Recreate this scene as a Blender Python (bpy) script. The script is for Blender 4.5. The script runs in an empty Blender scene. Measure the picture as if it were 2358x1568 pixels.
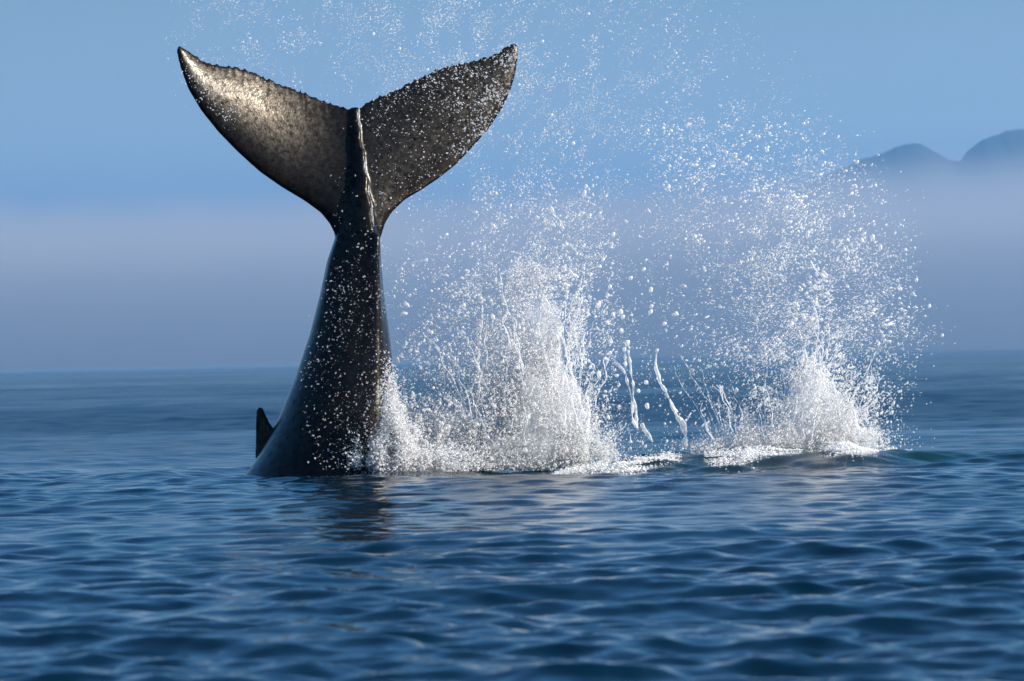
import bpy, bmesh, math, random
import numpy as np
from mathutils import Vector, Matrix, Euler

rng = np.random.default_rng(11)
random.seed(5)
SC = bpy.context.scene
COL = SC.collection

# ------------------------------------------------------------------ camera
H = 1.44                       # lens height above the sea, metres
DW = 56.0                      # distance of the whale
FPX = 9825.0                   # focal length measured in photo pixels (frame 2358 x 1568)
cam_d = bpy.data.cameras.new('camera')
cam = bpy.data.objects.new('camera', cam_d)
COL.objects.link(cam)
SC.camera = cam
cam_d.sensor_width = 36.0
cam_d.lens = 36.0 * FPX / 2358
cam_d.clip_start, cam_d.clip_end = 0.5, 60000
cam_rot = Matrix.Rotation(math.radians(90.28), 3, 'X') @ Matrix.Rotation(math.radians(-1.215), 3, 'Z')
cam.matrix_world = Matrix.Translation((0, 0, H)) @ cam_rot.to_4x4()
cam_d.dof.use_dof = True
cam_d.dof.focus_distance = DW
cam_d.dof.aperture_fstop = 3.7

# ------------------------------------------------------------------ light
SUN_AZ, SUN_EL = 109.0, 24.0    # azimuth clockwise from the view direction
saz, sel = math.radians(SUN_AZ), math.radians(SUN_EL)
SUN = Vector((math.cos(sel) * math.sin(saz), math.cos(sel) * math.cos(saz), math.sin(sel)))
sun_d = bpy.data.lights.new('sun', 'SUN')
sun_d.energy, sun_d.angle, sun_d.color = 5.0, math.radians(0.53), (1.0, 0.93, 0.84)
sun = bpy.data.objects.new('sun', sun_d)
COL.objects.link(sun)
sun.rotation_euler = SUN.to_track_quat('Z', 'Y').to_euler()

world = bpy.data.worlds.new('World')
SC.world = world
world.use_nodes = True
wt = world.node_tree
wn, wl = wt.nodes, wt.links
bg = wn['Background']
bg.inputs[1].default_value = 0.1
sky = wn.new('ShaderNodeTexSky')
sky.sky_type = 'NISHITA'
sky.sun_disc = False
sky.sun_elevation, sky.sun_rotation = sel, saz
tint = wn.new('ShaderNodeMix'); tint.data_type = 'RGBA'; tint.blend_type = 'MULTIPLY'
tint.inputs[0].default_value = 1.0
wl.new(sky.outputs[0], tint.inputs[6])
tint.inputs[7].default_value = (0.24, 0.54, 0.84, 1)
tc = wn.new('ShaderNodeTexCoord')
sep = wn.new('ShaderNodeSeparateXYZ'); wl.new(tc.outputs['Generated'], sep.inputs[0])
# low marine layer: soft drifting height of its top
nz = wn.new('ShaderNodeTexNoise'); nz.inputs['Scale'].default_value = 9.0; nz.inputs['Detail'].default_value = 3
mp = wn.new('ShaderNodeMapping'); mp.inputs['Scale'].default_value = (1, 1, 3.0)
wl.new(tc.outputs['Generated'], mp.inputs[0]); wl.new(mp.outputs[0], nz.inputs['Vector'])
nm = wn.new('ShaderNodeMath'); nm.operation = 'MULTIPLY_ADD'
nm.inputs[1].default_value = 0.016; nm.inputs[2].default_value = -0.008
wl.new(nz.outputs['Fac'], nm.inputs[0])
za = wn.new('ShaderNodeMath'); za.operation = 'ADD'
wl.new(sep.outputs['Z'], za.inputs[0]); wl.new(nm.outputs[0], za.inputs[1])
mr = wn.new('ShaderNodeMapRange'); mr.inputs['From Min'].default_value = 0.0; mr.inputs['From Max'].default_value = 0.2
wl.new(za.outputs[0], mr.inputs['Value'])
ramp = wn.new('ShaderNodeValToRGB'); ramp.color_ramp.interpolation = 'B_SPLINE'
wl.new(mr.outputs[0], ramp.inputs[0])
def lin(r, g, b):
    f = lambda c: (c / 255 / 12.92) if c <= 10.3 else ((c / 255 + 0.055) / 1.055) ** 2.4
    return (f(r), f(g), f(b), 1)
stops = [(0.000, lin(52, 80, 100)), (0.08, lin(68, 96, 116)), (0.155, lin(114, 133, 154)), (0.20, lin(140, 153, 172)),
         (0.235, lin(150, 168, 185)), (0.28, lin(154, 175, 190)), (0.36, lin(146, 170, 189)), (0.46, lin(132, 161, 184)), (0.70, lin(108, 148, 179)), (1.0, lin(70, 126, 172))]
els = ramp.color_ramp.elements
els[0].position, els[0].color = stops[0]
els[1].position, els[1].color = stops[-1]
for p, c in stops[1:-1]:
    e = els.new(p); e.color = c
up = wn.new('ShaderNodeMix'); up.data_type = 'RGBA'; up.blend_type = 'MULTIPLY'
up.inputs[0].default_value = 1.0
wl.new(ramp.outputs[0], up.inputs[6]); up.inputs[7].default_value = (5.7, 5.7, 5.7, 1)   # the background strength is 0.1
mr2 = wn.new('ShaderNodeMapRange'); mr2.interpolation_type = 'SMOOTHSTEP'
mr2.inputs['From Min'].default_value, mr2.inputs['From Max'].default_value = 0.10, 0.34
wl.new(sep.outputs['Z'], mr2.inputs['Value'])
mx = wn.new('ShaderNodeMix'); mx.data_type = 'RGBA'
wl.new(mr2.outputs[0], mx.inputs[0]); wl.new(up.outputs[2], mx.inputs[6]); wl.new(tint.outputs[2], mx.inputs[7])
wl.new(mx.outputs[2], bg.inputs[0])

SC.view_settings.view_transform = 'Standard'
SC.view_settings.look = 'None'
SC.view_settings.exposure = 0.97
SC.view_settings.gamma = 1.0
SC.view_settings.use_curve_mapping = False
SC.render.engine = 'CYCLES'
cy = SC.cycles
cy.max_bounces, cy.diffuse_bounces, cy.glossy_bounces, cy.transmission_bounces, cy.transparent_max_bounces = 8, 6, 3, 6, 64
cy.volume_bounces = 4
cy.use_denoising = True
cy.caustics_reflective = False
cy.caustics_refractive = False
cy.sample_clamp_indirect = 6.0

# ------------------------------------------------------------------ helpers
CAMR = np.array(cam_rot)
def at(px, py, dy=0.0):
    """photo pixel (2358 x 1568 frame) -> point on the upright plane at distance DW + dy"""
    px, py = np.asarray(px, float), np.asarray(py, float)
    d = np.stack([(px - 1179) / FPX, (784 - py) / FPX, -np.ones_like(px)], -1) @ CAMR.T
    t = (DW + np.asarray(dy, float)) / d[..., 1]
    return d * t[..., None] + np.array((0, 0, H))
PPM = FPX / DW                  # photo pixels in one metre at the whale

def tag(o, label=None, cat=None, group=None, kind=None):
    for k, v in (('label', label), ('category', cat), ('group', group), ('kind', kind)):
        if v: o[k] = v
    return o

def link(name, me, mat=None, parent=None):
    o = bpy.data.objects.new(name, me)
    COL.objects.link(o)
    if mat: me.materials.append(mat)
    if parent: o.parent = parent
    return o

def empty(name, loc):
    o = bpy.data.objects.new(name, None)
    COL.objects.link(o); o.location = loc
    return o

def np_mesh(name, V, F, smooth=True):
    """V (n,3), F (m,k) all faces with k corners"""
    V = np.ascontiguousarray(V, np.float32); F = np.ascontiguousarray(F, np.int32)
    me = bpy.data.meshes.new(name)
    m, k = F.shape
    me.vertices.add(len(V)); me.vertices.foreach_set('co', V.ravel())
    me.loops.add(m * k); me.loops.foreach_set('vertex_index', F.ravel())
    me.polygons.add(m); me.polygons.foreach_set('loop_start', np.arange(0, m * k, k, dtype=np.int32))
    me.update(calc_edges=True)
    if smooth: me.polygons.foreach_set('use_smooth', np.ones(m, bool))
    me.validate()
    return me

def vnoise(P, seed=0):
    """smooth 3-D value noise in 0..1"""
    P = np.asarray(P, float); i = np.floor(P).astype(np.int64); f = P - i; f = f * f * (3 - 2 * f)
    def hsh(a, b, c):
        h = (a * 73856093) ^ (b * 19349663) ^ (c * 83492791) ^ (seed * 2654435761)
        h = (h ^ (h >> 13)) * 1274126177 & 0xffffffff
        h = h ^ (h >> 16)
        return (h & 0xffff) / 65535.0
    r = 0
    for a in (0, 1):
        for b in (0, 1):
            for c in (0, 1):
                w = (f[:, 0] if a else 1 - f[:, 0]) * (f[:, 1] if b else 1 - f[:, 1]) * (f[:, 2] if c else 1 - f[:, 2])
                r = r + w * hsh(i[:, 0] + a, i[:, 1] + b, i[:, 2] + c)
    return r

def new_mat(name):
    m = bpy.data.materials.new(name); m.use_nodes = True
    nt = m.node_tree
    return m, nt.nodes, nt.links, nt.nodes['Principled BSDF']

# ------------------------------------------------------------------ materials
def mat_sea():
    m, n, l, b = new_mat('sea_water')
    b.inputs['IOR'].default_value = 1.333
    ra = n.new('ShaderNodeAttribute'); ra.attribute_name = 'ruffle'; l.new(ra.outputs['Fac'], b.inputs['Roughness'])
    at_ = n.new('ShaderNodeAttribute'); at_.attribute_name = 'aeration'
    mixc = n.new('ShaderNodeMix'); mixc.data_type = 'RGBA'
    mixc.inputs[6].default_value = (0.0006, 0.012, 0.024, 1)
    mixc.inputs[7].default_value = (0.006, 0.036, 0.034, 1)
    l.new(at_.outputs['Fac'], mixc.inputs[0]); l.new(mixc.outputs[2], b.inputs['Base Color'])
    g = n.new('ShaderNodeNewGeometry')
    mp = n.new('ShaderNodeMapping'); mp.inputs['Scale'].default_value = (1.0, 0.75, 1.0)
    l.new(g.outputs['Position'], mp.inputs[0])
    t1 = n.new('ShaderNodeTexNoise'); t1.inputs['Scale'].default_value = 5.0; t1.inputs['Detail'].default_value = 4; t1.inputs['Roughness'].default_value = 0.55
    l.new(mp.outputs[0], t1.inputs['Vector'])
    bp = n.new('ShaderNodeBump'); bp.inputs['Strength'].default_value = 1.0; bp.inputs['Distance'].default_value = 0.011
    # wind patches: ripples come and go in long bands
    t2 = n.new('ShaderNodeTexNoise'); t2.inputs['Scale'].default_value = 0.06; t2.inputs['Detail'].default_value = 2
    mp2 = n.new('ShaderNodeMapping'); mp2.inputs['Scale'].default_value = (0.5, 1.6, 1.0)
    l.new(g.outputs['Position'], mp2.inputs[0]); l.new(mp2.outputs[0], t2.inputs['Vector'])
    mr = n.new('ShaderNodeMapRange'); mr.inputs['From Min'].default_value = 0.38; mr.inputs['From Max'].default_value = 0.62
    mr.inputs['To Min'].default_value = 0.25; mr.inputs['To Max'].default_value = 1.0
    l.new(t2.outputs['Fac'], mr.inputs['Value']); l.new(mr.outputs[0], bp.inputs['Strength'])
    l.new(t1.outputs['Fac'], bp.inputs['Height']); l.new(bp.outputs[0], b.inputs['Normal'])
    return m

def mat_skin():
    m, n, l, b = new_mat('whale_skin')
    g = n.new('ShaderNodeNewGeometry')
    t = n.new('ShaderNodeTexNoise'); t.inputs['Scale'].default_value = 7.0; t.inputs['Detail'].default_value = 8; t.inputs['Roughness'].default_value = 0.65
    l.new(g.outputs['Position'], t.inputs['Vector'])
    r = n.new('ShaderNodeValToRGB')
    r.color_ramp.elements[0].position, r.color_ramp.elements[0].color = 0.38, (0.002, 0.002, 0.003, 1)
    r.color_ramp.elements[1].position, r.color_ramp.elements[1].color = 0.72, (0.011, 0.008, 0.006, 1)
    l.new(t.outputs['Fac'], r.inputs[0]); l.new(r.outputs[0], b.inputs['Base Color'])
    rr = n.new('ShaderNodeMapRange'); rr.inputs['From Min'].default_value = 0.35; rr.inputs['From Max'].default_value = 0.65
    rr.inputs['To Min'].default_value = 0.37; rr.inputs['To Max'].default_value = 0.28
    l.new(t.outputs['Fac'], rr.inputs['Value'])
    # the stock is smooth and streaming wet, the flukes are rougher
    sp = n.new('ShaderNodeSeparateXYZ'); l.new(g.outputs['Position'], sp.inputs[0])
    zr = n.new('ShaderNodeMapRange'); zr.inputs['From Min'].default_value = 2.5; zr.inputs['From Max'].default_value = 3.6
    zr.inputs['To Min'].default_value = 0.62; zr.inputs['To Max'].default_value = 1.0
    l.new(sp.outputs['Z'], zr.inputs['Value'])
    rz = n.new('ShaderNodeMath'); rz.operation = 'MULTIPLY'
    l.new(rr.outputs[0], rz.inputs[0]); l.new(zr.outputs[0], rz.inputs[1]); l.new(rz.outputs[0], b.inputs['Roughness'])
    b.inputs['IOR'].default_value = 1.36
    sl = n.new('ShaderNodeTexNoise'); sl.inputs['Scale'].default_value = 15.0; sl.inputs['Detail'].default_value = 7; sl.inputs['Roughness'].default_value = 0.7
    l.new(g.outputs['Position'], sl.inputs['Vector'])
    sr = n.new('ShaderNodeMapRange'); sr.inputs['From Min'].default_value = 0.38; sr.inputs['From Max'].default_value = 0.67
    sr.inputs['To Min'].default_value = 0.07; sr.inputs['To Max'].default_value = 0.62
    l.new(sl.outputs['Fac'], sr.inputs['Value']); l.new(sr.outputs[0], b.inputs['Specular IOR Level'])
    b.inputs['Specular Tint'].default_value = (1.0, 0.86, 0.68, 1)
    b.inputs['Coat Weight'].default_value = 0.12; b.inputs['Coat Roughness'].default_value = 0.12; b.inputs['Coat IOR'].default_value = 1.33
    t2 = n.new('ShaderNodeTexNoise'); t2.inputs['Scale'].default_value = 34.0; t2.inputs['Detail'].default_value = 6
    l.new(g.outputs['Position'], t2.inputs['Vector'])
    v = n.new('ShaderNodeTexVoronoi'); v.inputs['Scale'].default_value = 60.0
    l.new(g.outputs['Position'], v.inputs['Vector'])
    vr = n.new('ShaderNodeMapRange'); vr.inputs['From Min'].default_value = 0.0; vr.inputs['From Max'].default_value = 0.28
    vr.inputs['To Min'].default_value = 1.0; vr.inputs['To Max'].default_value = 0.0
    l.new(v.outputs['Distance'], vr.inputs['Value'])
    ad = n.new('ShaderNodeMath'); ad.operation = 'MULTIPLY_ADD'; ad.inputs[1].default_value = 0.12
    l.new(vr.outputs[0], ad.inputs[0]); l.new(t2.outputs['Fac'], ad.inputs[2])
    bp = n.new('ShaderNodeBump'); bp.inputs['Strength'].default_value = 0.7; bp.inputs['Distance'].default_value = 0.003
    l.new(ad.outputs[0], bp.inputs['Height']); l.new(bp.outputs[0], b.inputs['Normal']); l.new(bp.outputs[0], b.inputs['Coat Normal'])
    return m

def mat_drop(name, white, gloss, trans=0.5, clear=0.0):
    m, n, l, b = new_mat(name)
    n.remove(b)
    out = n['Material Output']
    d = n.new('ShaderNodeBsdfDiffuse'); d.inputs[0].default_value = (white, white, white, 1)
    t = n.new('ShaderNodeBsdfTranslucent'); t.inputs[0].default_value = (white, white, white, 1)
    mx1 = n.new('ShaderNodeMixShader'); mx1.inputs[0].default_value = trans
    l.new(d.outputs[0], mx1.inputs[1]); l.new(t.outputs[0], mx1.inputs[2])
    gl = n.new('ShaderNodeBsdfGlossy'); gl.inputs['Roughness'].default_value = 0.22
    mx2 = n.new('ShaderNodeMixShader'); mx2.inputs[0].default_value = gloss
    l.new(mx1.outputs[0], mx2.inputs[1]); l.new(gl.outputs[0], mx2.inputs[2])
    tr = n.new('ShaderNodeBsdfTransparent')
    mx3 = n.new('ShaderNodeMixShader'); mx3.inputs[0].default_value = clear
    l.new(mx2.outputs[0], mx3.inputs[1]); l.new(tr.outputs[0], mx3.inputs[2])
    l.new(mx3.outputs[0], out.inputs['Surface'])
    return m

M_SEA, M_SKIN = mat_sea(), mat_skin()
M_DROP = mat_drop('white_water', 0.99, 0.04, 0.45, 0.42)
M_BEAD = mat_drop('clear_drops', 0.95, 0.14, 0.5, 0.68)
M_MIST = mat_drop('fine_spray', 0.98, 0.05, 0.45, 0.5)
M_FOAM = mat_drop('sea_foam', 0.97, 0.03, 0.35, 0.2)

# ------------------------------------------------------------------ the sea
SEA_TOP = []
def sea_z(x, y):
    return SEA_TOP[0][((x + 7) / 0.08).astype(int).clip(0, 224), ((y - DW + 4) / 0.08).astype(int).clip(0, 99)]
def build_sea():
    rs = [0.5, 2, 5, 8]
    while rs[-1] < 16: rs.append(rs[-1] + 0.12)
    while rs[-1] < 15000:
        r = rs[-1]
        k = 0.0018 if r < 48 else 0.0012 if r < 62 else 0.0024 if r < 150 else 0.005 if r < 520 else 0.025
        rs.append(r + max(0.045, k * r))
    r = np.array(rs)
    th = np.concatenate([np.linspace(-math.pi, -math.radians(22), 14, endpoint=False),
                         np.linspace(-math.radians(22), -math.radians(11), 20, endpoint=False),
                         np.linspace(-math.radians(11), math.radians(11), 280, endpoint=False),
                         np.linspace(math.radians(11), math.radians(22), 20, endpoint=False),
                         np.linspace(math.radians(22), math.pi, 14, endpoint=False)])
    nr, nt = len(r), len(th)
    R, T = np.meshgrid(r, th, indexing='ij')
    X0, Y0 = R * np.sin(T), R * np.cos(T)
    dr = np.gradient(r)[:, None]; dt = np.gradient(th)[None, :]
    cell = np.maximum(dr, R * dt * 0.7)
    # wind ruffles the surface in long bands
    band = vnoise(np.stack([X0.ravel() * 0.018, Y0.ravel() * 0.05, np.zeros(X0.size)], -1), 3).reshape(X0.shape)
    band2 = vnoise(np.stack([X0.ravel() * 0.11, Y0.ravel() * 0.16, np.zeros(X0.size) + 5], -1), 4).reshape(X0.shape)
    ruff = (0.45 + 0.75 * band + 0.5 * (band2 - 0.5)) * np.interp(Y0 + 9 * (band2 - 0.5), [0, 50, 58, 66, 92, 104, 135, 165, 500], [1.15, 1.15, 1.0, 0.7, 0.6, 1.35, 1.2, 0.6, 0.5])
    ruff = ruff + 0.9 * np.exp(-((Y0 - DW + 0.2) / 1.6) ** 2) * np.clip((X0 - 0.2) / 2, 0, 1)
    Z = np.zeros_like(X0); DX = np.zeros_like(X0); DY = np.zeros_like(X0)
    g = np.random.default_rng(21)
    NW = 110
    lam = np.exp(np.linspace(math.log(0.16), math.log(9.0), NW))
    slope = np.interp(np.log(lam), np.log([0.16, 0.3, 0.42, 0.55, 0.8, 1.1, 1.8, 3.0, 9.0]), [0.022, 0.030, 0.042, 0.040, 0.027, 0.018, 0.011, 0.006, 0.004])
    var = np.zeros_like(X0)
    for L, s in zip(lam, slope):
        a = g.normal(math.radians(194), math.radians(36))     # mostly towards the camera
        k = 2 * math.pi / L; ph = g.uniform(0, 6.283)
        amp = s / k * g.uniform(0.7, 1.3)
        w = np.clip((L / cell - 2.0) / 2.0, 0, 1)
        w = w * w * (3 - 2 * w)
        rf = ruff if L < 3 else 1.0 + 1.6 * np.clip((R - 85) / 80, 0, 1)
        var += 0.5 * (s * rf) ** 2 * (1 - w * w)
        w = w * rf
        p = k * (X0 * math.sin(a) + Y0 * math.cos(a)) + ph
        Z += amp * w * np.sin(p)
        c = 0.8 * amp * w * np.cos(p)
        DX += c * math.sin(a); DY += c * math.cos(a)
    rough = np.sqrt(np.sqrt(2 * var + 0.05 ** 4))
    # the swell thrown up by the whale's plunge, and the slick round its body
    S = lambda v, a, b: np.clip((v - a) / (b - a), 0, 1) ** 2 * (3 - 2 * np.clip((v - a) / (b - a), 0, 1))
    wob = 0.35 * np.sin(X0 * 1.1 + 0.4) + 0.2 * np.sin(X0 * 2.7)
    along = S(X0, 0.3, 2.0) * (1 - 0.5 * S(X0, 4.3, 6.0)) * (0.75 + 0.4 * vnoise(np.stack([X0.ravel() * 0.9, Y0.ravel() * 0.2, 0 * X0.ravel()], -1), 9).reshape(X0.shape))
    Z += 0.19 * along * np.exp(-((Y0 - (DW - 0.9 + wob)) / 0.75) ** 2)
    Z += 0.16 * along * np.exp(-((Y0 - (DW + 1.6 + 1.3 * wob)) / 0.6) ** 2)
    wl_ = at(700, 1098)
    d = np.hypot(X0 - wl_[0], (Y0 - wl_[1]) * 0.8)
    Z += -0.05 * np.exp(-(d / 1.1) ** 2) + 0.06 * np.exp(-((d - 1.9) / 0.45) ** 2)
    # rings running out from the plunge
    wr = vnoise(np.stack([X0.ravel() * 0.25, Y0.ravel() * 0.25, 0 * X0.ravel()], -1), 14).reshape(X0.shape)
    dw = np.hypot(X0 - 1.0, Y0 - DW - 0.5)
    Z += 0.022 * np.sin(2 * math.pi * (dw + 1.6 * wr) / 2.3) * S(dw, 4, 8) * (1 - S(dw, 26, 42)) * (0.4 + wr) * (Y0 > 0)
    aer = np.exp(-((Y0 - (DW + 0.3)) / 1.9) ** 2) * S(X0, -1.6, 0.5) * (1 - 0.5 * S(X0, 5.5, 7.5))
    V = np.stack([X0 + DX, Y0 + DY, Z], -1).reshape(-1, 3)
    near = V[(np.abs(V[:, 0] - 2) < 9) & (np.abs(V[:, 1] - DW) < 4)]
    gi, gj = ((near[:, 0] + 7) / 0.08).astype(int).clip(0, 224), ((near[:, 1] - DW + 4) / 0.08).astype(int).clip(0, 99)
    top = np.full((225, 100), -9.0); np.maximum.at(top, (gi, gj), near[:, 2])
    for _ in range(6):
        nb = np.max([np.roll(top, 1, 0), np.roll(top, -1, 0), np.roll(top, 1, 1), np.roll(top, -1, 1)], 0)
        top = np.where(top < -5, nb, top)
    SEA_TOP.append(np.maximum(top, -0.3))
    i, j = np.meshgrid(np.arange(nr - 1), np.arange(nt), indexing='ij')
    jn = (j + 1) % nt
    F = np.stack([i * nt + j, i * nt + jn, (i + 1) * nt + jn, (i + 1) * nt + j], -1).reshape(-1, 4)[:, ::-1]
    me = np_mesh('sea', V, F)
    atr = me.attributes.new('aeration', 'FLOAT', 'POINT')
    atr.data.foreach_set('value', np.clip(aer, 0, 1).astype(np.float32).ravel())
    atr = me.attributes.new('ruffle', 'FLOAT', 'POINT')      # slopes of the waves too small for the mesh
    atr.data.foreach_set('value', np.clip(rough - 0.12, 0.035, 0.30).astype(np.float32).ravel())
    o = link('sea', me, M_SEA)
    tag(o, kind='structure')
    return o
build_sea()

# ------------------------------------------------------------------ far hills
def build_hills():
    D = 12000.0
    k = D / FPX
    sky_pts = np.array([(1300, 840), (1500, 720), (1750, 500), (1900, 408), (1980, 371), (2000, 362), (2020, 358), (2040, 353), (2062, 342), (2090, 332), (2112, 328), (2130, 331),
                        (2150, 341), (2172, 354), (2195, 368), (2218, 372), (2234, 350), (2252, 335), (2272, 321), (2300, 310), (2330, 300), (2358, 297), (2450, 288), (2600, 305), (2800, 330), (3400, 390), (4000, 560), (4600, 770)], float)
    def prof(px):
        # the skyline's height above the horizon
        return 857 - 0.0212 * px - np.interp(px, sky_pts[:, 0], sky_pts[:, 1]) + 3.0 * (vnoise(np.stack([px / 17, 0 * px, 0 * px], -1), 33) - 0.5) + 1.8 * (vnoise(np.stack([px / 6, 0 * px, 0 * px], -1), 34) - 0.5)
    px = np.linspace(1300, 4600, 720)
    hz = prof(px) * k
    X = (px - 1179) * k
    dep = np.linspace(-1, 1, 21)
    nn = np.random.default_rng(4)
    V = []
    for v in dep:
        f = (1 - abs(v)) ** 1.15
        jit = 26 * (vnoise(np.stack([X / 120, np.full_like(X, v * 9), 0 * X], -1), 8) - 0.5) * (1 - f) * 4
        V.append(np.stack([X, np.full_like(X, D + v * 1600), hz * f + jit * f - 4 * (f == 0)], -1))
    V = np.array(V); m, n = V.shape[:2]
    i, j = np.meshgrid(np.arange(m - 1), np.arange(n - 1), indexing='ij')
    F = np.stack([i * n + j, i * n + j + 1, (i + 1) * n + j + 1, (i + 1) * n + j], -1).reshape(-1, 4)
    mt, nd, l, b = new_mat('hill_forest')
    t = nd.new('ShaderNodeTexNoise'); t.inputs['Scale'].default_value = 0.012; t.inputs['Detail'].default_value = 6
    g = nd.new('ShaderNodeNewGeometry'); l.new(g.outputs['Position'], t.inputs['Vector'])
    r = nd.new('ShaderNodeValToRGB')
    r.color_ramp.elements[0].color = (0.005, 0.010, 0.008, 1); r.color_ramp.elements[1].color = (0.014, 0.020, 0.013, 1)
    l.new(t.outputs['Fac'], r.inputs[0]); l.new(r.outputs[0], b.inputs['Base Color']); b.inputs['Roughness'].default_value = 0.95
    o = link('hills', np_mesh('hills', V.reshape(-1, 3), F), mt)
    tag(o, kind='structure')
build_hills()

# ------------------------------------------------------------------ the air
def volume_mat(name, color, density, aniso):
    m, n, l, b = new_mat(name)
    n.remove(b)
    v = n.new('ShaderNodeVolumePrincipled')
    v.inputs['Color'].default_value = (*color, 1); v.inputs['Density'].default_value = density; v.inputs['Anisotropy'].default_value = aniso
    l.new(v.outputs[0], n['Material Output'].inputs['Volume'])
    return m
def build_air():
    bm = bmesh.new()
    bmesh.ops.create_cube(bm, size=1.0, matrix=Matrix.Translation((0, 0, 350)) @ Matrix.Diagonal((36000, 36000, 706, 1)))
    me = bpy.data.meshes.new('haze'); bm.to_mesh(me); bm.free()
    tag(link('haze', me, volume_mat('haze_air', (0.23, 0.50, 0.82), 0.00008, 0.2)), kind='stuff')
    def bank(D, px, top, low, half, power, density, color):
        """a long closed spindle of fog; top and low are photo pixels above the horizon, half its half-depth in metres"""
        k = D / FPX
        ring = 48
        V = []
        for a in range(ring):
            v = 1 - 2 * abs(1 - 2 * a / ring)                  # up the front, down the back
            sgn = -1 if a < ring / 2 else 1
            # thins gently upwards, stays thick down to the sea
            c = sgn * (0.5 + 0.5 * math.cos(math.pi * v)) ** power if v > 0 else sgn * 1.0
            c = 0.0 if v >= 1 else c
            V.append(np.stack([(px - 1179) * k, D + half * c, ((top + low) / 2 + (top - low) / 2 * v) * k], -1))
        V = np.array(V); m, n = V.shape[:2]
        i, j = np.meshgrid(np.arange(m), np.arange(n - 1), indexing='ij'); i2 = (i + 1) % m
        F = np.stack([i * n + j, i * n + j + 1, i2 * n + j + 1, i2 * n + j], -1).reshape(-1, 4)
        me = np_mesh('fog_bank', V.reshape(-1, 3), F, smooth=False)
        bm = bmesh.new(); bm.from_mesh(me)
        bmesh.ops.holes_fill(bm, edges=[e for e in bm.edges if e.is_boundary]); bmesh.ops.recalc_face_normals(bm, faces=bm.faces)
        bm.to_mesh(me); bm.free()
        tag(link('fog_bank', me, volume_mat('fog_air', color, density, 0.0)), kind='stuff')
    hor = lambda p: 857 - 0.0212 * p
    # the wide bank on the sea, thinning upwards, with a wandering top
    px = np.linspace(-7000, 9400, 700)
    q = np.stack([px / 260, 0 * px, 0 * px], -1)
    n1 = 30 * (vnoise(q, 2) - 0.5) + 16 * (vnoise(q * 3, 6) - 0.5)
    top = 857 - 0.0212 * np.clip(px, -900, 3400) - np.interp(px, [-900, 0, 900, 1500, 2100, 2400, 3600], [392, 392, 384, 356, 322, 308, 308]) + n1
    low = 0.7 + 0 * px
    bank(9300.0, px, top, low, 900 + 0 * px, 1.7, 0.0034, (0.545, 0.53, 0.54))
    # a low tongue of it pressed against the feet of the two hills
    px = np.linspace(1650, 4200, 160)
    q = np.stack([px / 90, 0 * px, 0 * px], -1)
    top = hor(px) - np.interp(px, [1650, 1960, 2080, 2170, 2240, 2360, 2600, 4200], [420, 360, 345, 332, 330, 318, 312, 360]) + 9 * (vnoise(q, 22) - 0.5)
    bank(10310.0, px, top, 30 + 0 * px, 78 * np.clip((px - 1640) / 420, 0.02, 1), 0.9, 0.02, (0.60, 0.58, 0.585))
build_air()

# ------------------------------------------------------------------ the whale
def resample(pts, n):
    p = np.array(pts, float); s = np.r_[0, np.cumsum(np.hypot(*np.diff(p, axis=0).T))]
    # Catmull-like smoothing by dense cubic through cumulative length
    t = np.linspace(0, s[-1], n)
    out = np.stack([np.interp(t, s, p[:, 0]), np.interp(t, s, p[:, 1])], -1)
    for _ in range(2):
        out[1:-1] = (out[:-2] + 2 * out[1:-1] + out[2:]) / 4
    return out

def loft(V):
    """rows of equal rings -> closed tube with capped ends"""
    V = np.array(V); m, n = V.shape[:2]
    i, j = np.meshgrid(np.arange(m - 1), np.arange(n), indexing='ij'); j2 = (j + 1) % n
    F = [list(f) for f in np.stack([i * n + j, i * n + j2, (i + 1) * n + j2, (i + 1) * n + j], -1).reshape(-1, 4)]
    F.append(list(range(n))[::-1]); F.append(list(range((m - 1) * n, m * n)))
    return V.reshape(-1, 3), F

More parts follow.
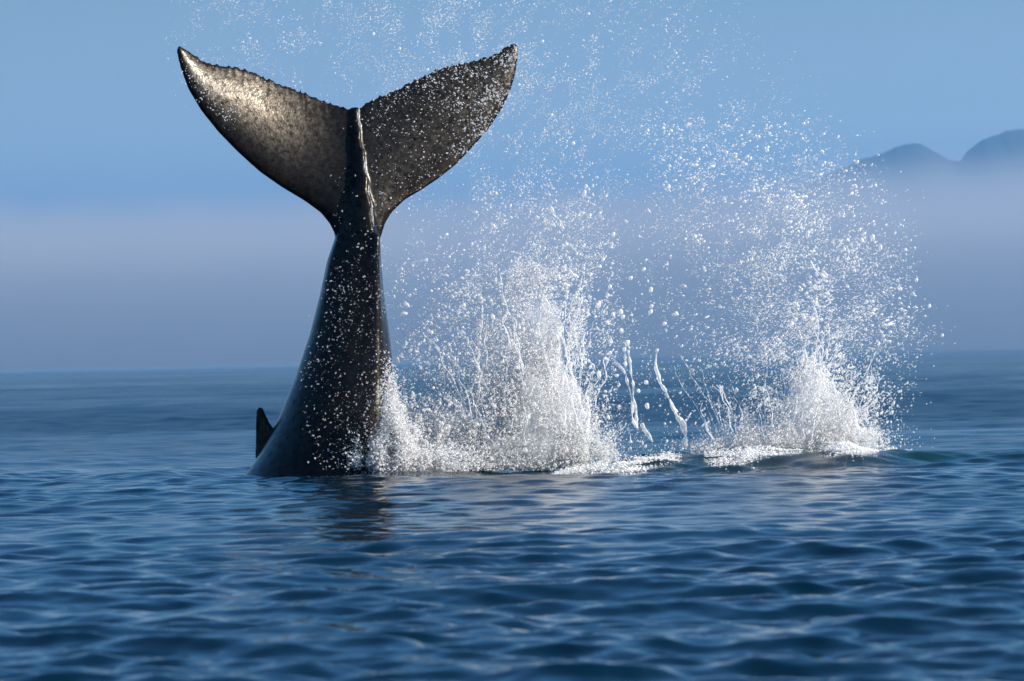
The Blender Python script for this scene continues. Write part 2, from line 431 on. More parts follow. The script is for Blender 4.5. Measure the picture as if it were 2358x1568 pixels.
def build_whale():
    bm = bmesh.new()
    def add(V, F):
        vs = [bm.verts.new(v) for v in V]
        for f in F:
            try: bm.faces.new([vs[a] for a in f])
            except ValueError: pass
    # --- body: tail stock and the back part of the trunk, down below the surface
    rows = [(545, 771, 876, 1.1, 1.35), (600, 752, 878, 1.1, 1.45), (680, 735, 885, 1.1, 1.55), (770, 712, 897, 1.1, 1.7),
            (870, 678, 908, 1.1, 1.8), (960, 640, 921, 1.05, 1.9), (1040, 598, 928, 1.0, 2.0), (1100, 556, 934, 1.0, 2.0), (1200, 490, 945, 1.0, 2.0), (1330, 440, 960, 1.0, 2.0)]
    A = np.array(rows, float)
    py = np.concatenate([np.arange(545, 1120, 8), np.arange(1120, 1240, 20)])
    psi = math.radians(36)
    lat = np.array([math.cos(psi), math.sin(psi)])      # sideways axis of the animal (x, y), pointing right and away
    ven = np.array([math.sin(psi), -math.cos(psi)])     # belly axis: towards the camera and to the right
    rings = []
    NA = 96
    kx = lambda y: np.interp(y, [246, 300, 330, 380, 430, 500, 545, 600], [822, 827, 832, 840, 846, 855, 861, 868])
    for y in np.arange(247, 540, 6):
        # the keel: a narrow blade rising out of the middle of the flukes
        a = np.interp(y, [246, 300, 400, 480, 545], [0.05, 0.075, 0.12, 0.20, 0.26])
        b_ = np.interp(y, [246, 300, 400, 480, 545], [0.06, 0.20, 0.31, 0.37, 0.40])
        an = np.arange(NA) / NA * 2 * math.pi
        c, s = np.cos(an), np.sin(an)
        rad = (np.abs(c) ** 1.7 + np.abs(s) ** 1.7) ** (-1 / 1.7)
        u, v = rad * c * a, rad * s * b_
        xo = u * lat[0] + v * ven[0]; yo = u * lat[1] + v * ven[1]
        wob = 2.0 * math.sin(y * 0.11) + 0.5 * math.sin(y * 0.31)
        P0 = at(kx(y) + wob * (y < 480) - b_ * math.sin(psi) * PPM, y, max(0, 0.15 * (470 - y) / PPM))
        rings.append(np.stack([P0[0] + xo, P0[1] + yo, np.full(NA, P0[2])], -1))
    for y in py:
        Lx, Rx, asp, p = [np.interp(y, A[:, 0], A[:, k]) for k in (1, 2, 3, 4)]
        wpx = (Rx - Lx) / 2 / PPM
        up = np.clip((760 - y) / 260, 0, 1)
        b_over_a = 1.22 + 0.25 * up
        keel = 0.10 * np.clip((1000 - y) / 300, 0, 1) + 0.06 * up
        an = np.arange(NA) / NA * 2 * math.pi
        c, s = np.cos(an), np.sin(an)
        rad = (np.abs(c) ** p + np.abs(s) ** p) ** (-1 / p)
        rad = rad * (1 + keel * np.exp(-((an - math.pi / 2) / 0.24) ** 2) + 0.6 * keel * np.exp(-((an - 1.5 * math.pi) / 0.3) ** 2)
                     + 0.05 * up * (np.exp(-((an - math.pi) / 0.2) ** 2)))
        u, v = rad * c, rad * s * b_over_a
        xo = u * lat[0] + v * ven[0]; yo = u * lat[1] + v * ven[1]
        sc = 2 * wpx / (xo.max() - xo.min())
        xo, yo = xo * sc, yo * sc
        P0 = at((Lx + Rx) / 2, y, 0)
        shift = -(xo.max() + xo.min()) / 2
        rings.append(np.stack([P0[0] + xo + shift, P0[1] + yo, np.full(NA, P0[2]) + 0.0 * an], -1))
    add(*loft(rings))
    # --- flukes
    LEl = [(826, 640), (800, 590), (776, 548), (760, 515), (740, 490), (702, 462), (650, 431), (600, 396), (550, 351), (505, 305), (465, 255), (435, 205), (418, 160), (410, 130), (408, 114)]
    TEl = [(822, 262), (808, 252), (779, 244), (750, 236), (719, 222), (694, 215), (662, 201), (636, 192), (608, 181), (576, 165), (545, 157), (502, 151), (482, 148), (466, 142), (444, 125), (428, 114), (412, 105)]
    LEr = [(832, 640), (858, 590), (876, 548), (886, 515), (902, 489), (932, 460), (970, 438), (1010, 411), (1050, 379), (1090, 337), (1125, 297), (1155, 252), (1175, 210), (1187, 168), (1192, 128), (1191, 110)]
    TEr = [(822, 262), (834, 243), (852, 232), (880, 221), (910, 209), (950, 189), (980, 174), (1020, 157), (1050, 149), (1090, 143), (1125, 132), (1150, 121), (1164, 109), (1176, 101), (1188, 101)]
    NS, NC = 170, 44
    g = np.random.default_rng(77)
    for side, LE, TE in ((-1, LEl, TEl), (1, LEr, TEr)):
        le, te = resample(LE, NS), resample(TE, NS)
        # ragged rear edge: small teeth, denser towards the tip
        teeth = np.zeros(NS)
        pos = 0.08
        while pos < 0.93:
            a = g.uniform(3.5, 8.5) * (0.4 + 1.0 * math.sin(math.pi * min(1, pos * 1.05)))
            w = g.uniform(0.005, 0.013)
            tt = np.linspace(0, 1, NS)
            teeth += a * np.clip(1 - np.abs(tt - pos) / w, 0, 1)
            pos += g.uniform(0.012, 0.04) * (1.6 if pos < 0.4 else 1)
        tooth = np.stack([0 * teeth, -teeth], -1)
        rr = []
        for q in range(NS):
            t = q / (NS - 1)
            e = np.linspace(0, 1, NC // 2)
            cpos = 0.5 - 0.5 * np.cos(math.pi * e)          # denser at both edges
            chord = np.hypot(*(le[q] - te[q])) / PPM
            th = 0.02 + 0.10 * (1 - t) ** 1.3 + (0.085 if side < 0 else 0.06) * (1 - t ** 4)
            prof = (np.maximum(cpos, 0) ** 0.55) * (1 - cpos) ** 0.9 * 1.85
            half = 0.014 * (1 - 0 * cpos) + np.minimum(th, 0.2 * chord + 0.012) * prof
            half[0] *= 0.3; half[-1] *= 0.5
            pts = le[q][None] * (1 - cpos[:, None]) + te[q][None] * cpos[:, None]
            pts = pts + tooth[q][None] * (cpos[:, None] ** 10)
            s = (pts[:, 0] - 826) / PPM
            if side < 0:
                dy = -0.56 * np.log(np.cosh(1.1 * s))                    # left tip swings towards the camera
                nrm = np.stack([-0.616 * np.tanh(1.1 * s), -np.ones_like(s), 0 * s + 0.2], -1)
            else:
                dy = 0.32 * s + 0.02 * s * s
                nrm = np.stack([0.32 + 0.04 * s, -np.ones_like(s), 0 * s + 0.2], -1)
            nrm /= np.linalg.norm(nrm, axis=1)[:, None]
            low = np.clip((pts[:, 1] - 250) / 330, 0, 1)
            dy = dy + 0.15 * (470 - pts[:, 1]) / PPM
            P = at(pts[:, 0], pts[:, 1], dy)
            rr.append(np.concatenate([P + nrm * half[:, None], (P - nrm * half[:, None])[::-1]]))
        add(*loft(rr))
    # --- dorsal fin, seen on the far side of the back
    fin = [(1075, 588, 690), (1030, 588, 660), (1000, 588, 640), (975, 588, 622), (955, 590, 612), (947, 590, 609), (942, 592, 607), (938, 595, 604)]
    fr = []
    for (y, x0, x1) in fin:
        an = np.arange(24) / 24 * 2 * math.pi
        C0, C1 = at(x0, y, 0.35), at(x1, y, 0.35)
        a = (C1[0] - C0[0]) / 2
        th = max(0.04, 0.10 * (y - 930) / 145)
        fr.append(np.stack([(C0[0] + C1[0]) / 2 + a * np.cos(an), C0[1] + th * np.sin(an), np.full(24, C0[2])], -1))
    add(*loft(fr))
    bmesh.ops.recalc_face_normals(bm, faces=bm.faces)
    base = bpy.data.meshes.new('whale_base'); bm.to_mesh(base); bm.free()
    tmp = link('whale_base', base)
    rm = tmp.modifiers.new('r', 'REMESH'); rm.mode = 'VOXEL'; rm.voxel_size = 0.0215; rm.use_smooth_shade = True
    sm = tmp.modifiers.new('s', 'SMOOTH'); sm.factor = 0.5; sm.iterations = 2
    dg = bpy.context.evaluated_depsgraph_get()
    me = bpy.data.meshes.new_from_object(tmp.evaluated_get(dg))
    bpy.data.objects.remove(tmp)
    me.name = 'humpback_whale'
    me.polygons.foreach_set('use_smooth', np.ones(len(me.polygons), bool))
    me.materials.clear()
    o = link('humpback_whale', me, M_SKIN)
    # sun glints on the wet keel, put in as pale rope meshes
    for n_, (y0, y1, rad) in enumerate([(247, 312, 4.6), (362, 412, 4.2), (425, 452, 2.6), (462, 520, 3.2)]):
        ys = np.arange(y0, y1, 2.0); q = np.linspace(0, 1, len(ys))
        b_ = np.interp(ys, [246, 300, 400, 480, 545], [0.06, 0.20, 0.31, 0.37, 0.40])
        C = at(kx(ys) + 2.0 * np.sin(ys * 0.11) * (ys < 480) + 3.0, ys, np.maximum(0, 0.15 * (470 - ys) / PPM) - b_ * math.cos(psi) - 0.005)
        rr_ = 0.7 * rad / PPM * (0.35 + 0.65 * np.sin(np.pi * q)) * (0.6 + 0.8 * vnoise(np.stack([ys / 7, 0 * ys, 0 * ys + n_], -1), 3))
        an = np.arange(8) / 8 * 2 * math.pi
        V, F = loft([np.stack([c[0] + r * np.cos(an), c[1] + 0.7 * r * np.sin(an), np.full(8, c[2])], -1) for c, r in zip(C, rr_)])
        me2 = bpy.data.meshes.new('keel_glint'); me2.from_pydata(V.tolist(), [], F); me2.update()
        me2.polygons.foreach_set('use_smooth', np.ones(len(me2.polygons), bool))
        link('keel_glint', me2, M_BEAD, o)
    tag(o, 'black wet humpback whale diving with its ragged tail flukes raised above the sea', 'whale')
build_whale()

# ------------------------------------------------------------------ water in the air
def template(level):
    bm = bmesh.new()
    if level == 0:
        V = np.array([(1, 0, 0), (-1, 0, 0), (0, 1, 0), (0, -1, 0), (0, 0, 1), (0, 0, -1)], float)
        F = np.array([(0, 2, 4), (2, 1, 4), (1, 3, 4), (3, 0, 4), (2, 0, 5), (1, 2, 5), (3, 1, 5), (0, 3, 5)])
        bm.free(); return V, F
    bmesh.ops.create_icosphere(bm, subdivisions=level, radius=1)
    bm.verts.ensure_lookup_table()
    V = np.array([v.co[:] for v in bm.verts]); F = np.array([[v.index for v in f.verts] for f in bm.faces])
    bm.free(); return V, F
T0, T1, T2 = template(0), template(1), template(2)
TT = (np.array([(1, 1, 1), (-1, -1, 1), (-1, 1, -1), (1, -1, -1)], float) * 0.8, np.array([(0, 1, 3), (0, 2, 1), (0, 3, 2), (1, 2, 3)]))

def drops_mesh(name, P, r, tpl, stretch=None):
    """one mesh of droplets; stretch (n,3): long axis vector with length = elongation - 1"""
    TV, TF = tpl
    n = len(P); k = len(TV)
    Q = TV[None] * r[:, None, None]
    # random turn about z keeps the tiny solids from lining up
    a = rng.uniform(0, 6.28, n); ca, sa = np.cos(a)[:, None], np.sin(a)[:, None]
    Q = np.stack([Q[..., 0] * ca - Q[..., 1] * sa, Q[..., 0] * sa + Q[..., 1] * ca, Q[..., 2]], -1)
    if stretch is not None:
        e = np.linalg.norm(stretch, axis=1); u = stretch / np.maximum(e, 1e-6)[:, None]
        Q = Q + (Q * u[:, None, :]).sum(-1, keepdims=True) * u[:, None, :] * e[:, None, None]
    V = (Q + P[:, None]).reshape(-1, 3)
    F = (TF[None] + (np.arange(n) * k)[:, None, None]).reshape(-1, 3)
    return np_mesh(name, V, F)

DENS = [  # how thick the spray is: rows every metre or so from the top, (first column, digits)
    (4, '323434553222100'), (4, '223344454333210'), (8, '34445433321'), (9, '23455333321'), (9, '223342223321'), (9, '233432223432'),
    (9, '234552224443'), (9, '2346522245431'), (9, '346732124653'), (9, '557851125762'), (8, '8999973347981')]
DM = np.zeros((11, 24))
for q, (c0, ds) in enumerate(DENS):
    DM[q, c0:c0 + len(ds)] = [int(c) for c in ds]
def dens(px, py):
    u = np.clip(px / 100 - 0.5, 0, 22.999); v = np.clip(py / 100 - 0.5, 0, 9.999)
    i, j = np.floor(v).astype(int), np.floor(u).astype(int); fv, fu = v - i, u - j
    d = (DM[i, j] * (1 - fv) * (1 - fu) + DM[i + 1, j] * fv * (1 - fu) + DM[i, j + 1] * (1 - fv) * fu + DM[i + 1, j + 1] * fv * fu)
    return d
def flow(px, py):
    """direction the water flies, in the upright plane (dx, dz)"""
    # the right-hand plume leans right and its upper drops fall back to the left; the middle one goes straight up
    ang = np.where(px > 1550, np.interp(py, [0, 500, 800, 1050], [-155, -150, 60, 75]), np.where(px < 1080, np.interp(py, [0, 500, 800, 1080], [165, 140, 115, 120]), np.interp(py, [0, 600, 1080], [150, 100, 90])))
    return np.radians(ang)
def field(n, seed, clump, power=1.9, region=None, cellsz=38):
    g = np.random.default_rng(seed)
    out = []
    have = 0
    while have < n:
        m = n * 3
        x, y = g.uniform(380, 2200, m), g.uniform(0, 1085, m)
        w = (dens(x, y) / 9) ** power
        base = at(x, y)
        fl = flow(x, y)
        # stringy clumps drawn out along the flight direction
        al = x * np.cos(fl) - y * np.sin(fl); ac = x * np.sin(fl) + y * np.cos(fl)
        nn = vnoise(np.stack([x / cellsz, y / cellsz * 0.8, 0 * x], -1), seed) * 0.55 + vnoise(np.stack([al / (cellsz * 0.9), ac / (cellsz * 0.28), 0 * x + 4], -1), seed + 1) * 0.45
        w = w * np.clip((nn - clump) / (1 - clump) * 2.2, 0, 1) ** 1.5
        if region is not None: w = w * region(x, y)
        keep = g.uniform(0, 1, m) < w * 2.0
        out.append(np.stack([x[keep], y[keep]], -1)); have += keep.sum()
    return np.concatenate(out)[:n]
def spray(name, pts, rpx_lo, rpx_hi, exp, tpl, mat, ysig, parent=None, stretch=0.8, y0=0.15, seed=1):
    g = np.random.default_rng(seed)
    n = len(pts)
    dy = np.abs(g.normal(0, ysig, n)) * np.where(g.uniform(0, 1, n) < .5, -0.6, 1) + y0
    # nothing may sit inside the whale
    P = at(pts[:, 0], pts[:, 1], dy)
    r = (rpx_lo + (rpx_hi - rpx_lo) * g.uniform(0, 1, n) ** exp) / PPM
    fl = flow(pts[:, 0], pts[:, 1]) + g.normal(0, 0.35, n)
    el = stretch * g.uniform(0, 1, n) ** 2
    S = np.stack([np.cos(fl), g.normal(0, 0.3, n), np.sin(fl)], -1) * el[:, None]
    P[:, 2] = np.maximum(P[:, 2], 0.02)
    o = link(name, drops_mesh(name, P, r, tpl, S), mat, parent)
    return o

# everything above the sea that nobody could count: the fine mist
def box(x0, x1, y0, y1, soft=40):
    def f(x, y):
        s = lambda v: np.clip(v, 0, 1)
        return s((x - x0) / soft) * s((x1 - x) / soft) * s((y - y0) / soft) * s((y1 - y) / soft)
    return f
o = spray('spray', field(30000, 101, 0.36, 1.25), 0.6, 1.6, 2.0, TT, M_MIST, 0.7, seed=31, y0=0.5)
tag(o, kind='stuff')
o = spray('spray', field(7000, 102, 0.46, 1.1), 0.9, 2.7, 2.6, T0, M_DROP, 0.6, seed=32, y0=0.4)
tag(o, kind='stuff')

def splash(name, label, region, n_mist, n_mid, n_big, seed, loc):
    root = empty(name, loc)
    tag(root, label, 'splash', 'splashes beside the whale')
    a = spray('mist', field(n_mist, seed, 0.30, 2.2, region), 0.7, 2.0, 1.8, TT, M_MIST, 0.55, seed=seed + 1)
    b = spray('droplets', field(n_mid, seed + 2, 0.46, 1.8, region, 34), 1.1, 3.5, 2.6, T0, M_DROP, 0.5, seed=seed + 3, stretch=1.7)
    c = spray('large_droplets', field(n_big, seed + 4, 0.44, 1.5, region, 30), 2.0, 5.2, 3.0, T1, M_DROP, 0.45, seed=seed + 5, stretch=1.3)
    for o in (a, b, c):
        o.parent = root; o.matrix_parent_inverse = Matrix.Translation(loc).inverted(); tag(o, kind='stuff')
    return root
BASE = lambda x, y: tuple(at(x, y, 0))

s1 = splash('splash', 'tall white column of splash water right of the whale tail stock', box(1000, 1500, 380, 1110, 160), 17000, 4000, 560, 201, BASE(1220, 1075))
s2 = splash('splash', 'low white splash boiling against the base of the whale body', box(830, 1160, 560, 1110, 110), 9000, 3000, 320, 301, BASE(960, 1085))
s3 = splash('splash', 'wide fan shaped white splash farthest from the whale', box(1450, 2260, 200, 1110, 170), 17000, 4200, 700, 401, BASE(1850, 1045))

def core(root, blobs, n, seed, rlo=0.7, rhi=2.5, y0=0.1, sig=0.32):
    """the thick white heart of a splash"""
    g2 = np.random.default_rng(seed)
    wts = np.array([b[4] for b in blobs], float); wts /= wts.sum()
    pts = []
    for (cx, cy, sx, sy, w, lean), f in zip(blobs, wts):
        m = int(n * f * 1.6)
        y = cy + g2.normal(0, sy, m); x = cx + g2.normal(0, sx, m) + lean * (cy - y)
        nn = vnoise(np.stack([x / 22, y / 60, 0 * x], -1), seed) * .6 + vnoise(np.stack([x / 9, y / 20, 0 * x], -1), seed + 1) * .4
        lim = 1092 - 0.0265 * (x - 830)
        k = (g2.uniform(0, 1, m) < np.clip((nn - 0.2) * 2.2, 0, 1)) & (y < lim)
        pts.append(np.stack([x[k], y[k]], -1))
    pts = np.concatenate(pts)
    vp = pts[g2.integers(0, len(pts), int(len(pts) * 0.7))] + g2.normal(0, 11, (int(len(pts) * 0.7), 2)) - np.array((0, 6))
    vp = vp[vp[:, 1] < 1092 - 0.0265 * (vp[:, 0] - 830)]
    o = spray('fine_mist', vp, 0.45, 1.2, 1.5, TT, M_MIST, sig + 0.04, seed=seed + 3, y0=y0 + 0.05, stretch=0.5)
    o.parent = root; o.matrix_parent_inverse = Matrix.Translation(root.location).inverted(); tag(o, kind='stuff')
    o = spray('white_water', pts, rlo, rhi, 1.8, TT, M_DROP, sig, seed=seed + 2, y0=y0, stretch=1.2)
    o.parent = root; o.matrix_parent_inverse = Matrix.Translation(root.location).inverted(); tag(o, kind='stuff')
core(s1, [(1235, 930, 62, 90, 4, -0.1), (1220, 1030, 90, 40, 3, 0), (1130, 1055, 60, 22, 1.5, 0), (1290, 880, 22, 80, 1.5, -0.25), (1330, 1020, 40, 22, 1.2, 0), (1240, 780, 60, 70, 1.2, 0), (1150, 960, 45, 60, 2, 0), (1200, 1065, 110, 10, 1.6, 0), (1340, 1045, 40, 10, .8, 0), (1260, 640, 45, 22, .5, 0)], 34000, 701)
core(s2, [(900, 1055, 42, 24, 3, 0), (980, 1062, 70, 18, 2.5, 0), (1060, 1055, 70, 22, 2, 0), (898, 985, 26, 50, 1.2, -0.25), (960, 1000, 60, 40, 1.6, 0), (1030, 1010, 60, 35, 1.2, 0), (880, 1070, 40, 12, 2, 0), (1010, 1075, 90, 9, 2, 0)], 30000, 702)
core(s3, [(1850, 1020, 80, 20, 3, 0), (1760, 1026, 60, 13, 1.6, 0), (1945, 1008, 34, 24, 2, 0), (1845, 965, 36, 34, .7, 0.25), (1885, 880, 20, 70, .45, 0.15), (1965, 945, 24, 42, .6, -0.4), (1720, 985, 14, 34, .25, 0.1), (1660, 1034, 60, 9, .7, 0), (1800, 1042, 100, 8, 1.6, 0)], 24000, 703)

core(s2, [(905, 1062, 38, 14, 3, 0), (895, 1035, 30, 22, 2.2, -0.2), (905, 960, 12, 60, 1.0, -0.12), (925, 1000, 24, 40, 1.6, -0.2), (960, 1060, 60, 16, 2, 0)], 16000, 704, y0=-1.25, sig=0.15)

def puff(root, cx, cy, sx, sy, dep, density, seed, dy=0.25):
    """drifting mist too fine to see as drops: a soft ragged body of air full of water"""
    bm = bmesh.new(); bmesh.ops.create_icosphere(bm, subdivisions=4, radius=1)
    C = at(cx, cy, dy)
    P = np.array([v.co[:] for v in bm.verts])
    f = 0.62 + 0.5 * vnoise(P * 1.6 + 10, seed) + 0.35 * vnoise(P * 4.2 + 20, seed + 1)
    P = P * f[:, None] * np.array((sx / PPM, dep, sy / PPM)) + C
    P[:, 2] = np.maximum(P[:, 2], 0.03 + 0.02 * P[:, 2])
    for v, p in zip(bm.verts, P): v.co = p
    me = bpy.data.meshes.new('mist_cloud'); bm.to_mesh(me); bm.free()
    o = child('mist_cloud', me, volume_mat('mist_air', (0.99, 0.99, 1.0), density, 0.0), root); tag(o, kind='stuff')
def child(name, me, mat, root):
    o = link(name, me, mat, root)
    o.matrix_parent_inverse = Matrix.Translation(root.location).inverted()
    return o
puff(s1, 1235, 960, 85, 130, 0.5, 2.55, 21); puff(s1, 1180, 1040, 150, 42, 0.5, 2.72, 22); puff(s1, 1245, 790, 55, 110, 0.4, 0.8, 23)
puff(s2, 950, 1055, 100, 40, 0.45, 2.72, 24); puff(s2, 1040, 1010, 90, 70, 0.4, 1.19, 25)
puff(s3, 1850, 1015, 130, 36, 0.5, 1.5, 26); puff(s3, 1870, 930, 60, 80, 0.4, 0.7, 27); puff(s3, 1740, 1025, 90, 24, 0.4, 1.70, 28)

def strand_mesh(pts, r0, r1, seed, dy0=0.0, beads=True, ragged=0.5):
    """a rope of water: pts are photo pixels from base to tip, radii in photo pixels"""
    g = np.random.default_rng(seed)
    p = np.array(pts, float)
    L = np.hypot(*np.diff(p, axis=0).T).sum()
    n = max(10, int(L / 5))
    c = resample(pts, n)
    c[:, 0] += 5 * ragged * (vnoise(np.stack([np.arange(n) / 5.0, np.full(n, seed * 1.7), np.zeros(n)], -1), seed) - 0.5) * 2
    rad = np.interp(np.linspace(0, 1, n), [0, .2, 1], [r0, r0 * .8, r1])
    rad = rad * (0.15 + 1.55 * vnoise(np.stack([np.arange(n) / 2.6, np.full(n, seed * 3.1), np.ones(n)], -1), seed + 5))
    if beads:
        k = max(2, n // 9)
        rad[-k:] *= 0.45
        rad[-2:] = r1 * 1.5
    dy = dy0 + 0.1 * (vnoise(np.stack([np.arange(n) / 7.0, np.full(n, seed * 0.9), np.zeros(n) + 3], -1), seed) - 0.5)
    C = at(c[:, 0], c[:, 1], dy)
    an = np.arange(8) / 8 * 2 * math.pi
    tx = np.gradient(C, axis=0); tx /= np.linalg.norm(tx, axis=1)[:, None]
    sx = np.cross(tx, np.array((0, 1, 0))); sx /= np.linalg.norm(sx, axis=1)[:, None]
    sy = np.cross(tx, sx)
    R = (0.55 * rad / PPM)[:, None, None] * (1 + 0.25 * g.uniform(-1, 1, (n, 8, 1)))
    V = C[:, None] + R * (np.cos(an)[None, :, None] * sx[:, None] + np.sin(an)[None, :, None] * sy[:, None])
    tip = C[-1] + tx[-1] * rad[-1] / PPM
    v, F = loft(V)
    me = bpy.data.meshes.new('water_strand'); me.from_pydata(v.tolist(), [], F); me.update()
    me.polygons.foreach_set('use_smooth', np.ones(len(me.polygons), bool))
    return me

# ropes of water standing in the splashes
g = np.random.default_rng(15)
def ropes(root, n, x0, x1, ybase, hmin, hmax, leanfn, seed, rmax=5.0):
    for q in range(n):
        bx = g.uniform(x0, x1); h = g.uniform(hmin, hmax) * g.uniform(0.6, 1)
        y0 = ybase - g.uniform(0, 0.55) * h
        lean = leanfn(bx) + g.normal(0, 0.07)
        curve = g.normal(0, 0.10)
        t = np.linspace(0, 1, 7)
        pts = [(bx + lean * (ybase - y0) + h * (lean * a + curve * a * a) + g.normal(0, 3), y0 - h * a * 0.75) for a in t]
        child('water_strand', strand_mesh(pts, g.uniform(1.8, rmax), g.uniform(0.8, 1.8), seed + q, g.normal(0.1, 0.25), ragged=1.3), M_DROP, root)
ropes(s1, 70, 1080, 1350, 1060, 100, 400, lambda x: (x - 1230) / 1100, 1000, 3.2)
ropes(s1, 46, 1110, 1335, 900, 90, 290, lambda x: (x - 1235) / 700, 1500, 2.6)
ropes(s1, 18, 1270, 1352, 1040, 200, 380, lambda x: -0.12, 1600, 3.4)
ropes(s3, 24, 1830, 1900, 960, 120, 300, lambda x: .12, 3500, 2.4)
ropes(s2, 26, 850, 1080, 1075, 40, 170, lambda x: (x - 900) / 700 + .05, 2000, 2.8)
ropes(s3, 70, 1640, 1985, 1040, 40, 240, lambda x: (x - 1800) / 600, 3000, 2.6)
# a few that stand out in the photograph
for q, pts in enumerate([
    [(1352, 1005), (1345, 960), (1330, 905), (1312, 850), (1300, 800), (1296, 760), (1290, 720)],
    [(1352, 985), (1358, 950), (1350, 905)],
    [(1158, 1050), (1165, 980), (1162, 900), (1168, 830), (1180, 780)],
    [(1080, 905), (1105, 860), (1100, 800), (1112, 745), (1110, 690)],
    [(1330, 640), (1300, 615), (1265, 622), (1235, 610), (1205, 622)]]):
    child('water_strand', strand_mesh(pts, 6, 2.6, 4000 + q, -0.1), M_DROP, s1)
for q, pts in enumerate([
    [(1850, 930), (1858, 880), (1878, 830), (1885, 770), (1880, 720), (1875, 690)],
    [(1812, 1000), (1840, 930), (1872, 870), (1905, 850)],
    [(1960, 1000), (1985, 960), (2010, 925), (2035, 900)],
    [(1935, 960), (1925, 910), (1918, 870)],
    [(1905, 640), (1880, 625), (1868, 600)],
    [(1985, 1020), (1970, 960), (1962, 920)]]):
    child('water_strand', strand_mesh(pts, 5, 2.2, 4100 + q, -0.1), M_DROP, s3)

def jet(label, ropes_, seed):
    root = empty('water_jet', BASE(*ropes_[0][0][0]))
    tag(root, label, 'water jet', 'thin jets of water standing between the two splashes')
    for q, (pts, r0, r1) in enumerate(ropes_):
        child('water_strand', strand_mesh(pts, r0, r1, seed + q, 0.15, ragged=0.6), M_DROP, root)
    return root
jet('thin forked water jet with a beaded tip nearest the tall splash column',
    [([(1462, 985), (1455, 930), (1448, 880), (1432, 850), (1415, 832), (1404, 815)], 6, 3.6), ([(1470, 990), (1462, 930), (1455, 870), (1449, 830), (1446, 806)], 5.5, 3), ([(1440, 850), (1441, 820), (1438, 800)], 3, 5)], 5000)
jet('tall twisted water jet standing alone left of the fan shaped splash',
    [([(1578, 1030), (1575, 985), (1560, 955), (1545, 930), (1530, 895), (1514, 870), (1510, 840), (1516, 803)], 11, 4), ([(1575, 985), (1582, 965), (1590, 950)], 4, 2), ([(1560, 950), (1545, 925), (1530, 905)], 6, 4)], 5100)
jet('short stubby spurt of water leaning left at the foot of the forked jet',
    [([(1500, 1018), (1492, 1000), (1482, 985), (1476, 975)], 11, 6)], 5200)
jet('smallest upright spurt of water just left of the stubby spurt',
    [([(1452, 1020), (1450, 1002), (1446, 985)], 9, 4)], 5300)

# larger single drops hanging between the splashes and beside the flukes
BIG = [(1405, 812, 6), (1398, 742, 5), (1412, 725, 6), (1432, 762, 6.5), (1444, 790, 7), (1440, 838, 6), (1488, 880, 6), (1500, 705, 5), (1498, 718, 6), (1430, 718, 7), (1434, 730, 6), (1482, 620, 5), (1400, 680, 5), (1452, 640, 5.5),
       (1388, 598, 5), (1345, 565, 5), (1412, 540, 6), (1360, 632, 5.5), (1557, 722, 6), (1530, 745, 5), (1375, 702, 6), (1600, 545, 6), (1606, 556, 5), (1028, 540, 5), (1345, 790, 5), (1490, 935, 6.5), (1470, 900, 5), (1360, 845, 5), (1420, 865, 5),
       (1195, 195, 4), (1250, 95, 4), (1355, 32, 4), (1492, 300, 4), (1685, 420, 4.5), (1860, 282, 4), (1930, 115 + 200, 4), (2085, 575, 5), (2110, 645, 4.5), (2140, 705, 4.5), (2170, 772, 4), (1320, 330, 4.5), (1270, 265, 4), (985, 160, 4), (920, 112, 4), (860, 78, 3.8), (1100, 80, 4)]
dm = []
for v in range(3):
    bm = bmesh.new(); bmesh.ops.create_icosphere(bm, subdivisions=2, radius=1)
    for vt in bm.verts:
        q = vnoise(np.array([vt.co[:]]) * 1.3 + v * 7.1 + 9, v + 40)[0]
        vt.co = vt.co * (0.75 + 0.5 * q)
    me = bpy.data.meshes.new('water_drop'); bm.to_mesh(me); bm.free()
    me.polygons.foreach_set('use_smooth', np.ones(len(me.polygons), bool)); me.materials.append(M_DROP)
    dm.append(me)
for q, (x, y, r) in enumerate(BIG):
    o = bpy.data.objects.new('water_drop', dm[q % 3]); COL.objects.link(o)
    o.location = at(x, y, g.normal(0, 0.2)); s = r / PPM * 0.9
    o.scale = (s * g.uniform(.75, 1), s * .9, s * g.uniform(.85, 1.35)); o.rotation_euler = (0, g.uniform(-.6, .6), 0)
    where = 'above the forked water jet' if 1320 < x < 1640 and y > 500 else ('high in the thin spray around the flukes' if x < 1560 else 'at the outer edge of the fan shaped splash')
    tag(o, 'large single white water drop hanging ' + where, 'water drop', 'large single drops ' + where)

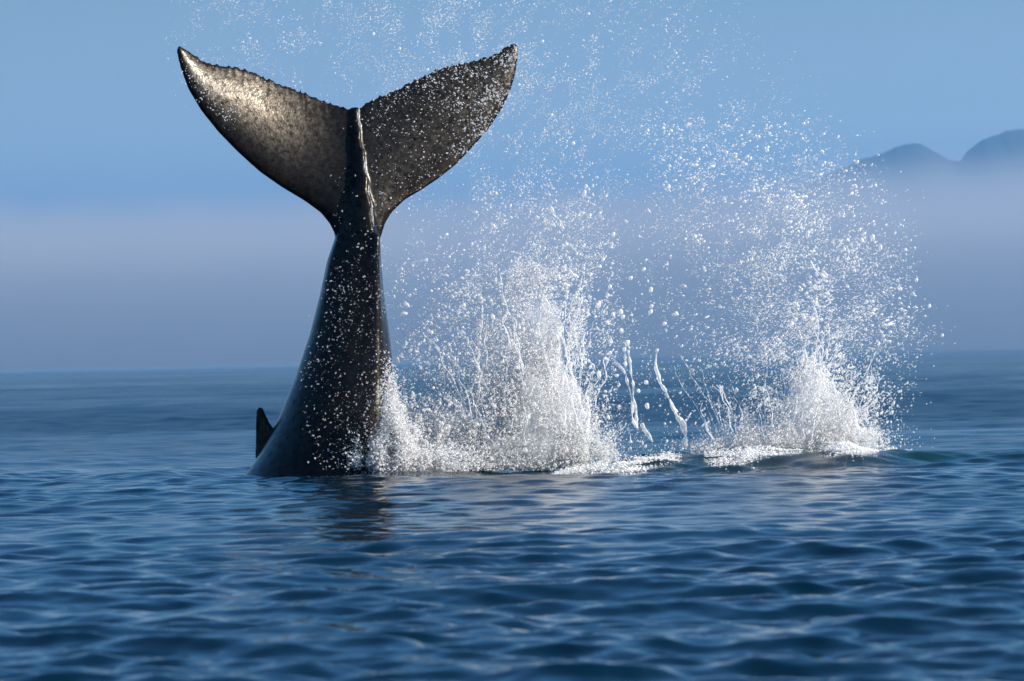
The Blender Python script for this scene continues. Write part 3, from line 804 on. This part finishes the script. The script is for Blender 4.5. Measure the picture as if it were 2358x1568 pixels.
# drops flying between the camera and the whale
def front(n, seed, poly, dy, rlo, rhi, ex, mat, tpl, clump=0.35):
    g2 = np.random.default_rng(seed)
    poly = np.array(poly, float); pts = []
    lo, hi = poly.min(0), poly.max(0)
    while sum(map(len, pts)) < n:
        p = g2.uniform(lo, hi, (n * 4, 2))
        x, y = p.T; ins = np.zeros(len(p), bool); q = len(poly) - 1
        for k in range(len(poly)):
            (xi, yi), (xj, yj) = poly[k], poly[q]
            ins ^= ((yi > y) != (yj > y)) & (x < (xj - xi) * (y - yi) / (yj - yi + 1e-9) + xi); q = k
        nn = vnoise(np.stack([x / 30, y / 30, 0 * x], -1), seed)
        ins &= g2.uniform(0, 1, len(p)) < np.clip((nn - clump) * 1.5, 0.12, 1)
        pts.append(p[ins])
    pts = np.concatenate(pts)[:n]
    pts = pts + g2.normal(0, 14, pts.shape) * (g2.uniform(0, 1, (n, 1)) < 0.6)
    pts[:, 1] = np.minimum(pts[:, 1], 1080)
    P = at(pts[:, 0], pts[:, 1], dy + g2.normal(0, 0.25, n))
    r = (rlo + (rhi - rlo) * g2.uniform(0, 1, n) ** ex) / PPM
    S = np.stack([g2.normal(0, .5, n), 0 * r, g2.normal(0, .5, n)], -1)
    o = link('spray', drops_mesh('spray', P, r, tpl, S), mat); tag(o, kind='stuff')
front(1050, 61, [(770, 600), (880, 560), (905, 900), (850, 1075), (740, 1080), (700, 960), (690, 860), (730, 760)], -1.5, 0.5, 2.1, 3.0, M_BEAD, T0, 0.1)
front(60, 62, [(760, 380), (900, 380), (890, 600), (770, 600)], -1.3, 0.6, 2.2, 2.5, M_BEAD, T1, 0.3)
front(420, 63, [(1090, 150), (1190, 100), (1195, 180), (1150, 270), (1080, 370), (1040, 330), (1100, 250)], -1.6, 0.7, 2.8, 2.6, M_BEAD, T1, 0.1)
front(480, 64, [(850, 245), (1000, 170), (1120, 150), (1110, 300), (1000, 410), (900, 480), (850, 440)], -1.4, 0.5, 1.9, 2.5, M_BEAD, T0, 0.3)
front(260, 65, [(415, 130), (470, 165), (560, 210), (540, 290), (480, 250), (430, 180)], -3.2, 0.5, 1.6, 2.0, M_DROP, T0, 0.3)

# foam lying on the water along the swell
def foam(poly, n, seed, label, lift):
    g2 = np.random.default_rng(seed)
    x0, x1, yc = poly
    x = g2.uniform(x0, x1, n); t = (x - x0) / (x1 - x0)
    env = np.sin(np.pi * t) ** 0.6
    dyy = g2.normal(0, 0.24, n) + 0.25 * np.sin(x / 40.0)
    P = at(x, np.full(n, yc) , DYF + dyy)
    P[:, 2] = sea_z(P[:, 0], P[:, 1]) + env * lift * g2.uniform(0, 1, n) ** 1.6 * (0.4 + 1.2 * vnoise(np.stack([x / 26, 0 * x, 0 * x], -1), seed))
    r = (0.6 + 1.6 * g2.uniform(0, 1, n) ** 2) * (0.4 + 0.6 * env) / PPM
    S = np.stack([g2.uniform(0.2, 1.4, n), g2.uniform(-.6, .6, n), 0 * r], -1)
    o = link('foam_patch', drops_mesh('foam_patch', P, r, T0, S), M_FOAM)
    tag(o, label, 'foam', 'foam on the swell below the splashes')
DYF = -1.0
foam((1885, 2025, 1060), 6500, 81, 'bright lumpy foam patch on the swell under the fan shaped splash', 0.09)
foam((1620, 1850, 1058), 4200, 82, 'flat streak of foam on the green swell left of the lumpy foam', 0.05)
foam((1270, 1570, 1066), 6000, 83, 'longest foam streak on the swell from the tall splash to the lone jet', 0.05)
